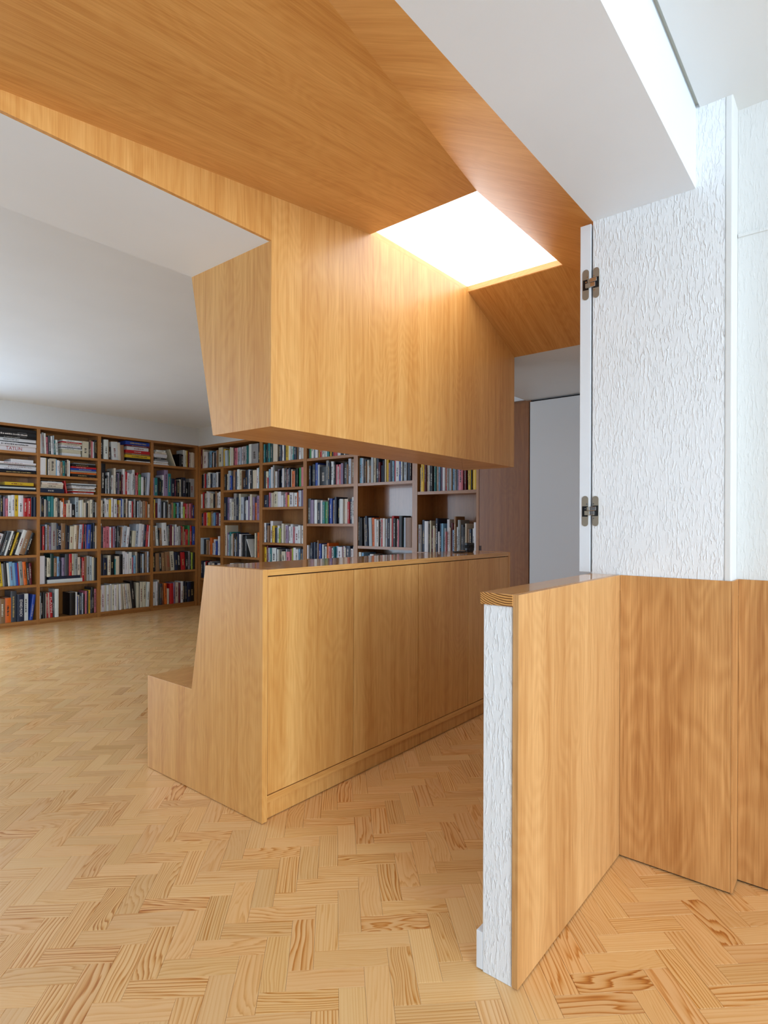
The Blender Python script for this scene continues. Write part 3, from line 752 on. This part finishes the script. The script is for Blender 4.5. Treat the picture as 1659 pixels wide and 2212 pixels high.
 ('B', 4, 2, 'KW48/49 K58/47 W66/47<2 NW64/50<2 S28/47<2 SL76/47<2 O60/47<2 WS50/45<1 W46/43 D14/42 WK40/46 RW42/44 W58/46 SN40/45 NK54/46 W42/46 R52/50 K66/46 W38/45 PO46/43 KN82/50 T32/43 SN50/47 AK150/47', ''),
 ('B', 4, 3, 'W44/86 L36/84 C90/70 S30/74 W60/80 W30/66 K60/78 A40/70 N50/80 A46/64 W36/72 R30/68 W50/60 L54/78 K40/70 C50/84 G60/60 N70/66', ''),
 ('B', 5, 0, 'W70/84 N60/80 C80/82 K60/84 R50/80 W80/82 T60/84 G70/80 W60/82 N70/84', ''),
 ('B', 5, 1, '_40 CK30/60 Y72/82 MW32/80 C44/80 W36/78 KP24/74 K56/78 S28/66 T28/72 WL46/78 A26/76 LB28/66 VD32/76 W60/66 R38/76 G46/75 SD44/75 A22/68 LD44/72 G34/73 K38/72 V36/72 PW86/72 NW36/70 M34/68 K40/72 YH52/72 K22/70 YA94/72', ''),
 ('B', 5, 2, 'GC82/48 NS66/56 W84/54 K24/50 C30/55 M36/40 C40/46 A32/42 NW52/59 WP34/36 N34/50 LN42/50 S36/42 P20/36 WK54/57 C28/43 M38/51 LS42/39 A44/62 WL42/44 GC56/56 D52/48 K24/44 C32/50 AC52/41 N56/41 W40/42 WK58/52', ''),
]
ORD = ['first', 'second', 'third', 'fourth', 'fifth', 'sixth', 'seventh', 'eighth', 'ninth', 'tenth', 'eleventh', 'twelfth', 'thirteenth', 'fourteenth', 'fifteenth',
       'sixteenth', 'seventeenth', 'eighteenth', 'nineteenth', 'twentieth', '21st', '22nd', '23rd', '24th', '25th', '26th', '27th', '28th', '29th', '30th', '31st', '32nd', '33rd', '34th', '35th']
TITLES = {('L', 0, 0, 'WP'): ('TATLIN', (170, 30, 30)), ('L', 0, 6, 'NW'): ('EDVARD MUNCH', (240, 240, 240)), ('L', 1, 4, 'NB'): ('POP ART', (240, 240, 240)),
          ('L', 1, 6, 'RP'): ('FLAVIN', (236, 220, 220)), ('L', 3, 4, 'AR'): ("L'ART EN GUERRE", (180, 30, 26))}
import re
def parse_tok(s):
    m_ = re.match(r'([A-Z]{1,2})([\d.]+)(?:/([\d.]+))?(?:([<>])([\d.]+))?$', s)
    c, w, h, sg, a = m_.groups()
    return c, float(w), float(h or 100), (float(a) * (-1 if sg == '<' else 1) if a else 0.0)

books = []   # dicts
rng = random.Random(11)
for case, bay, row, text, mode in CELLS:
    if case == 'L':
        s0, s1 = L_UP[bay][1], L_UP[bay + 1][0]
        sh = L_SH[bay]
        zb = sh[row]
        zt = (2.262 if row == 0 else sh[row - 1] - 0.029)
    else:
        s0, s1 = -B_UP[bay][0], -B_UP[bay + 1][1]
        sh = B_SH[bay]
        if mode == 'span':
            s1 = -B_UP[2][1]; zb, zt = 1.9625, 2.257
        else:
            zb = sh[row]
            top = 1.9315 if bay < 2 else 2.257
            zt = top if row == 0 else sh[row - 1] - 0.03
    clear = zt - zb - 0.004
    # gather tokens
    toks = re.findall(r'!?\{[^}]*\}|\S+', text)
    total = 0
    for tk in toks:
        if tk[0] == '_': total += float(tk[1:])
        elif tk[0] == '{': total += float(tk[1:tk.index(':')])
        elif tk[0] in '!@': pass
        else: total += parse_tok(tk)[1]
    extra = {}
    prev = (0.0, 9.0); lastk = None
    for ti, tk in enumerate(toks):
        if tk[0] in '!@': continue
        cur = (0.0, 9.0) if tk[0] in '_{' else (parse_tok(tk)[3], parse_tok(tk)[2] / 100 * clear)
        if tk[0] == '_': prev = (-99.0, 9.0) if float(tk[1:]) > 25 else prev; continue
        if prev[0] > -90 and prev[0] > cur[0]:
            extra[ti] = min(prev[1], cur[1]) * (math.tan(math.radians(prev[0])) - math.tan(math.radians(cur[0])))
        elif ti == 0 and cur[0] < 0:
            extra[ti] = cur[1] * math.tan(math.radians(-cur[0]))
        prev = cur
    sc = (s1 - s0 - 0.004 - sum(extra.values())) / total
    s = s0 + 0.002
    idx = 0; nstack = 0; raise_ = 0.0
    for ti, tk in enumerate(toks):
        s += extra.get(ti, 0.0)
        if tk[0] == '_': s += float(tk[1:]) * sc; continue
        if tk[0] == '@': raise_ = float(tk[1:]) / 100 * clear; continue
        if tk[0] in '{!':
            adv = tk[0] == '{'
            body = tk.strip('!{}')
            wid = float(body[:body.index(':')]) * sc
            z = zb + 0.0005; nstack += 1
            items = [parse_tok(q) for q in body[body.index(':') + 1:].split()]
            tot = sum(i[1] for i in items)
            kk = min(1.0, 97.0 / tot)
            for j, (c, th, ln, _) in enumerate(items):
                th_m = th * kk / 100 * clear
                ln_m = wid * ln / 100 * 0.985
                x0 = s + (wid - ln_m) * (0.85 if mode == 'r' else rng.uniform(0.3, 0.7))
                books.append(dict(case=case, bay=bay, row=row, c=c, lie=True, s=x0, z=z, w=th_m - 0.0003, h=ln_m, lean=0, dep=rng.uniform(0.17, 0.22), back=rng.uniform(0.004, 0.03),
                                  pos='%s from the bottom of its %s' % (ORD[j], 'stack' if nstack == 1 else 'second stack')))
                z += th_m
            if adv: s += wid
            continue
        c, w, h, lean = parse_tok(tk)
        w_m = w * sc
        h_m = min(h / 100 * clear, clear - raise_ - 0.003)
        if lean > 0 and s + w_m + h_m * math.sin(math.radians(lean)) > s1 - 0.001:
            lean = math.degrees(math.asin(max(0.0, s1 - 0.002 - s - w_m) / h_m))
        if lean < 0 and s - h_m * math.sin(math.radians(-lean)) < s0 + 0.001:
            lean = -math.degrees(math.asin(max(0.0, s - s0 - 0.002) / h_m))
        books.append(dict(case=case, bay=bay, row=row, c=c, lie=False, s=s, z=zb + 0.0005 + raise_, w=max(0.003, w_m * math.cos(math.radians(lean)) - 0.0005), h=h_m, lean=lean,
                          dep=rng.uniform(0.15, 0.21), back=rng.uniform(0.004, 0.035), pos='%s from left' % ORD[min(idx, 34)]))
        idx += 1
        s += w_m

def book_frame(b):
    """origin, axis along thickness, axis along height, axis into the shelf, in world space"""
    if b['case'] == 'L':
        S, D = Vector((1, 0, 0)), Vector((0, 1, 0)); front = YBK
        P = lambda s, z, d: Vector((s, front + d, z))
    else:
        S, D = Vector((0, -1, 0)), Vector((1, 0, 0)); front = XBK
        P = lambda s, z, d: Vector((front + d, -s, z))
    Z = Vector((0, 0, 1))
    if b['lie']:
        return P(b['s'], b['z'], b['back']), Z, S, D
    a = math.radians(b['lean'])
    ax_w = S * math.cos(a) - Z * math.sin(a)
    ax_h = S * math.sin(a) + Z * math.cos(a)
    o_ = P(b['s'], b['z'], b['back'])
    if a > 0: o_ = o_ + Z * (b['w'] * math.sin(a))
    return o_, ax_w, ax_h, D

def jit(c, r, amt=0.09):
    k = 1 + r.uniform(-amt, amt)
    return tuple(min(1, max(0.002, v * k * (1 + r.uniform(-0.04, 0.04)))) for v in c)

def book_geom(b, r):
    """cover with rounded spine, inset page block, title bands; returns verts, faces, colours, material index"""
    o_, aw, ah, ad = book_frame(b)
    w, h, d = b['w'], b['h'], b['dep']
    c1 = jit(s2l(CC[b['c'][0]][0]), r)
    c2 = jit(s2l(CC[b['c'][1]][0]), r) if len(b['c']) > 1 else None
    page = jit(s2l((224, 214, 192)), r)
    V, Fc, Cl, Mi = [], [], [], []
    def P(a, hh, dd): return o_ + aw * a + ah * hh + ad * dd
    bul = min(0.004, w * 0.16)
    prof = [(0, bul), (w * 0.22, bul * 0.3), (w * 0.5, 0), (w * 0.78, bul * 0.3), (w, bul), (w, d), (0, d)]
    n = len(prof)
    for hh in (0, h):
        for a, dd in prof: V.append(P(a, hh, dd))
    for i in range(n):
        j = (i + 1) % n
        Fc.append((i, j, j + n, i + n)); Cl.append(c1 if i != 5 else page); Mi.append(0 if i != 5 else 1)
    Fc.append(tuple(range(n - 1, -1, -1))); Cl.append(c1); Mi.append(0)
    # top: cover rim then page block 3 mm lower
    cv = min(0.0022, w * 0.2)
    dip = min(0.003, h * 0.03)
    k0 = len(V)
    inn = [(cv, bul + 0.002), (w - cv, bul + 0.002), (w - cv, d), (cv, d)]
    for a, dd in inn: V.append(P(a, h, dd))
    for a, dd in inn: V.append(P(a, h - dip, dd))
    Fc.append((n, n + 1, n + 2, n + 3, n + 4, k0 + 1, k0)); Cl.append(c1); Mi.append(0)
    Fc.append((n + 4, n + 5, k0 + 2, k0 + 1)); Cl.append(c1); Mi.append(0)
    Fc.append((n + 6, n, k0, k0 + 3)); Cl.append(c1); Mi.append(0)
    for i in range(4):
        j = (i + 1) % 4
        Fc.append((k0 + i, k0 + j, k0 + 4 + j, k0 + 4 + i)); Cl.append(c1); Mi.append(0)
    Fc.append((k0 + 4, k0 + 5, k0 + 6, k0 + 7)); Cl.append(page); Mi.append(1)
    # print on the spine: colour band and small title strokes, a fraction of a millimetre proud
    def band(a0, a1, h0, h1, col, e=0.0003):
        pts = [(a0, h0), (a1, h0), (a1, h1), (a0, h1)]
        q = len(V)
        for a, hh in pts:
            x = a / w
            dd = bul * abs(2 * x - 1) ** 1.6 - e - (0.0004 if 0.1 < x < 0.9 else 0)
            V.append(P(a, hh, dd))
        Fc.append((q, q + 1, q + 2, q + 3)); Cl.append(col); Mi.append(0)
    lum = sum(c1) / 3
    ink = jit(s2l(r.choice([(40, 40, 44), (60, 52, 48), (120, 40, 36)])), r) if lum > 0.22 else jit(s2l(r.choice([(214, 210, 200), (190, 186, 176), (196, 170, 110)])), r)
    if not b.get('title'):
        if c2:
            f0 = r.choice([0.06, 0.3, 0.55, 0.72]); f1 = f0 + r.uniform(0.14, 0.30)
            band(w * 0.08, w * 0.92, h * f0, h * min(f1, 0.97), c2)
        if r.random() < 0.72 and w > 0.006:
            a0, a1 = w * 0.34, w * 0.66
            hh = h * r.uniform(0.14, 0.34); end = h * r.uniform(0.55, 0.9)
            while hh < end:
                step = r.uniform(0.004, 0.016)
                band(a0, a1 - r.uniform(0, w * 0.1), hh, min(hh + step, end), ink, 0.0006)
                hh += step + r.uniform(0.002, 0.008)
    return V, Fc, Cl, Mi

def px_area(b):
    o_, aw, ah, ad = book_frame(b)
    q = [project(o_ + aw * a + ah * hh) for a, hh in ((0, 0), (b['w'], 0), (b['w'], b['h']), (0, b['h']))]
    if not all(q): return 0
    cx_ = sum(p[0] for p in q) / 4; cy_ = sum(p[1] for p in q) / 4
    if cx_ < -5 or cx_ > 1700: return 0
    ctr = o_ + aw * b['w'] / 2 + ah * b['h'] / 2
    if any(seg_hits(ctr, bb_) for bb_ in [(1.477, 3.54, YF, 2.2, 0, 0.99), (XJ, XE, YF, 2.2, ZB, 2.3)]): return 0
    return abs(sum(q[i][0] * q[(i + 1) % 4][1] - q[(i + 1) % 4][0] * q[i][1] for i in range(4))) / 2

for b in books:
    b['area'] = px_area(b)
    kx = (b['case'], b['bay'], b['row'], b['c'])
    if kx in TITLES: b['title'] = TITLES[kx]; b['area'] += 1e6
books.sort(key=lambda b: -b['area'])
def fill_mesh(name, V, Fc, Cl, Mi):
    me = bpy.data.meshes.new(name)
    me.from_pydata(V, [], Fc)
    me.materials.append(COVER); me.materials.append(PAGES)
    me.polygons.foreach_set('material_index', Mi)
    at = me.attributes.new('col', 'FLOAT_COLOR', 'CORNER')
    flat = []
    for p, c in zip(me.polygons, Cl):
        for _ in range(p.loop_total): flat += [c[0], c[1], c[2], 1.0]
    at.data.foreach_set('color', flat)
    me.update()
    bm = bmesh.new(); bm.from_mesh(me)
    bm.to_mesh(me); bm.free()
    return me
BAYN = {'L': ['leftmost', 'second', 'third', 'fourth'], 'B': ['corner', 'second', 'third', 'fourth', 'fifth', 'sixth']}
ROWN = ['top', 'second', 'third', 'fourth', 'fifth', 'sixth', 'seventh']
title_mats = {}
RV, RF, RC, RM = [], [], [], []
for i, b in enumerate(books):
    r = random.Random(1000 + i)
    V, Fc, Cl, Mi = book_geom(b, r)
    if i < 300:
        o_ = book_frame(b)[0]
        me = fill_mesh('book', [v - o_ for v in V], Fc, Cl, Mi)
        ob = bpy.data.objects.new('book', me)
        ob.location = o_
        COL.objects.link(ob)
        row = b['row'] + (0 if b['case'] == 'L' else (1 if b['bay'] < 2 else 0))
        col = CC[b['c'][0]][1]
        if len(b['c']) > 1: col += ' and ' + CC[b['c'][1]][1]
        st = 'lying' if b['lie'] else ('leaning' if abs(b['lean']) > 3.5 else 'upright')
        place = '%s shelf, %s bay, %s bookcase' % (ROWN[row], BAYN[b['case']][b['bay']], 'long' if b['case'] == 'L' else 'end')
        if b['lie']:
            lab = '%s book lying %s, %s' % (col, b['pos'].replace('from the bottom of its', 'up in'), place)
        else:
            lab = '%s %s book, %s, %s' % (col, st, b['pos'], place)
        tag(ob, lab, 'book', 'books on the bookcases')
        if b.get('title'):
            txt, tc = b['title']
            cu = bpy.data.curves.new('spine_title', 'FONT')
            cu.body = txt; cu.align_x = 'CENTER'; cu.align_y = 'CENTER'
            tmp = bpy.data.objects.new('spine_title', cu)
            COL.objects.link(tmp)
            bpy.context.view_layer.update()
            tm = bpy.data.meshes.new_from_object(tmp.evaluated_get(bpy.context.evaluated_depsgraph_get()))
            bpy.data.objects.remove(tmp)
            xs = [v.co.x for v in tm.vertices]; ys = [v.co.y for v in tm.vertices]
            wid, hei = max(xs) - min(xs), max(ys) - min(ys)
            o2, aw, ah, ad = book_frame(b)
            frac = {'TATLIN': 0.36}.get(txt, 0.62)
            ks = b['h'] * frac / wid
            kh = min(b['w'] * 0.66 / hei, ks * 1.6)
            if b['lie']: ex, ey = ah, aw
            else: ex, ey = -ah, aw
            tm.transform(Matrix.Identity(4))
            for v in tm.vertices:
                p = ex * (v.co.x * ks) + ey * (v.co.y * kh) + aw * b['w'] / 2 + ah * b['h'] / 2 - ad * 0.0012
                v.co = p
            tm.materials.append(plain('title_ink', tc, 0.5))
            to = bpy.data.objects.new('spine_title', tm)
            COL.objects.link(to); to.parent = ob
            tag(to, 'printed title %s on the spine' % txt)
    else:
        k = len(RV)
        RV += V; RF += [tuple(x + k for x in q) for q in Fc]; RC += Cl; RM += Mi
me = fill_mesh('books', RV, RF, RC, RM)
rest = bpy.data.objects.new('books', me)
COL.objects.link(rest)
tag(rest, 'the many smaller books filling the remaining shelf space of both bookcases', 'books', kind='stuff')

# ----------------------------------------------------------------- things on the counter
lens = empty('camera_lens', (3.36, 2.02, ZT), 'small black camera lens standing on the far end of the counter', 'camera lens')
def lathe(name, prof_, cx_, cy_, z0, mat, parent, seg=28):
    V, Fc = [], []
    for rr, z in prof_:
        for i in range(seg):
            a = 2 * math.pi * i / seg
            V.append((cx_ + rr * math.cos(a), cy_ + rr * math.sin(a), z0 + z))
    for j in range(len(prof_) - 1):
        for i in range(seg):
            k = (i + 1) % seg
            Fc.append((j * seg + i, j * seg + k, (j + 1) * seg + k, (j + 1) * seg + i))
    Fc.append(tuple(range(seg - 1, -1, -1)))
    Fc.append(tuple((len(prof_) - 1) * seg + i for i in range(seg)))
    return mesh_obj(name, V, Fc, mat, parent, False)
lathe('barrel', [(0.026, 0.0005), (0.027, 0.003), (0.027, 0.008), (0.031, 0.012), (0.031, 0.026)], 3.36, 2.02, ZT, BLACK, lens)
ring = [(0.0325 if i % 2 else 0.0315, 0.0262 + i * 0.0018) for i in range(10)]
lathe('focus_ring', ring, 3.36, 2.02, ZT, plain('black_rubber', (24, 24, 26), 0.7), lens)
lathe('front_rim', [(0.031, 0.0428), (0.032, 0.046), (0.032, 0.058), (0.029, 0.060), (0.027, 0.056)], 3.36, 2.02, ZT, BLACK, lens)
tag(box('tablet', (3.225, 3.315, 2.015, 2.065, ZT + 0.0003, ZT + 0.0075), BLACK, None, 0.002), 'flat black device lying beside the camera lens on the counter', 'tablet')
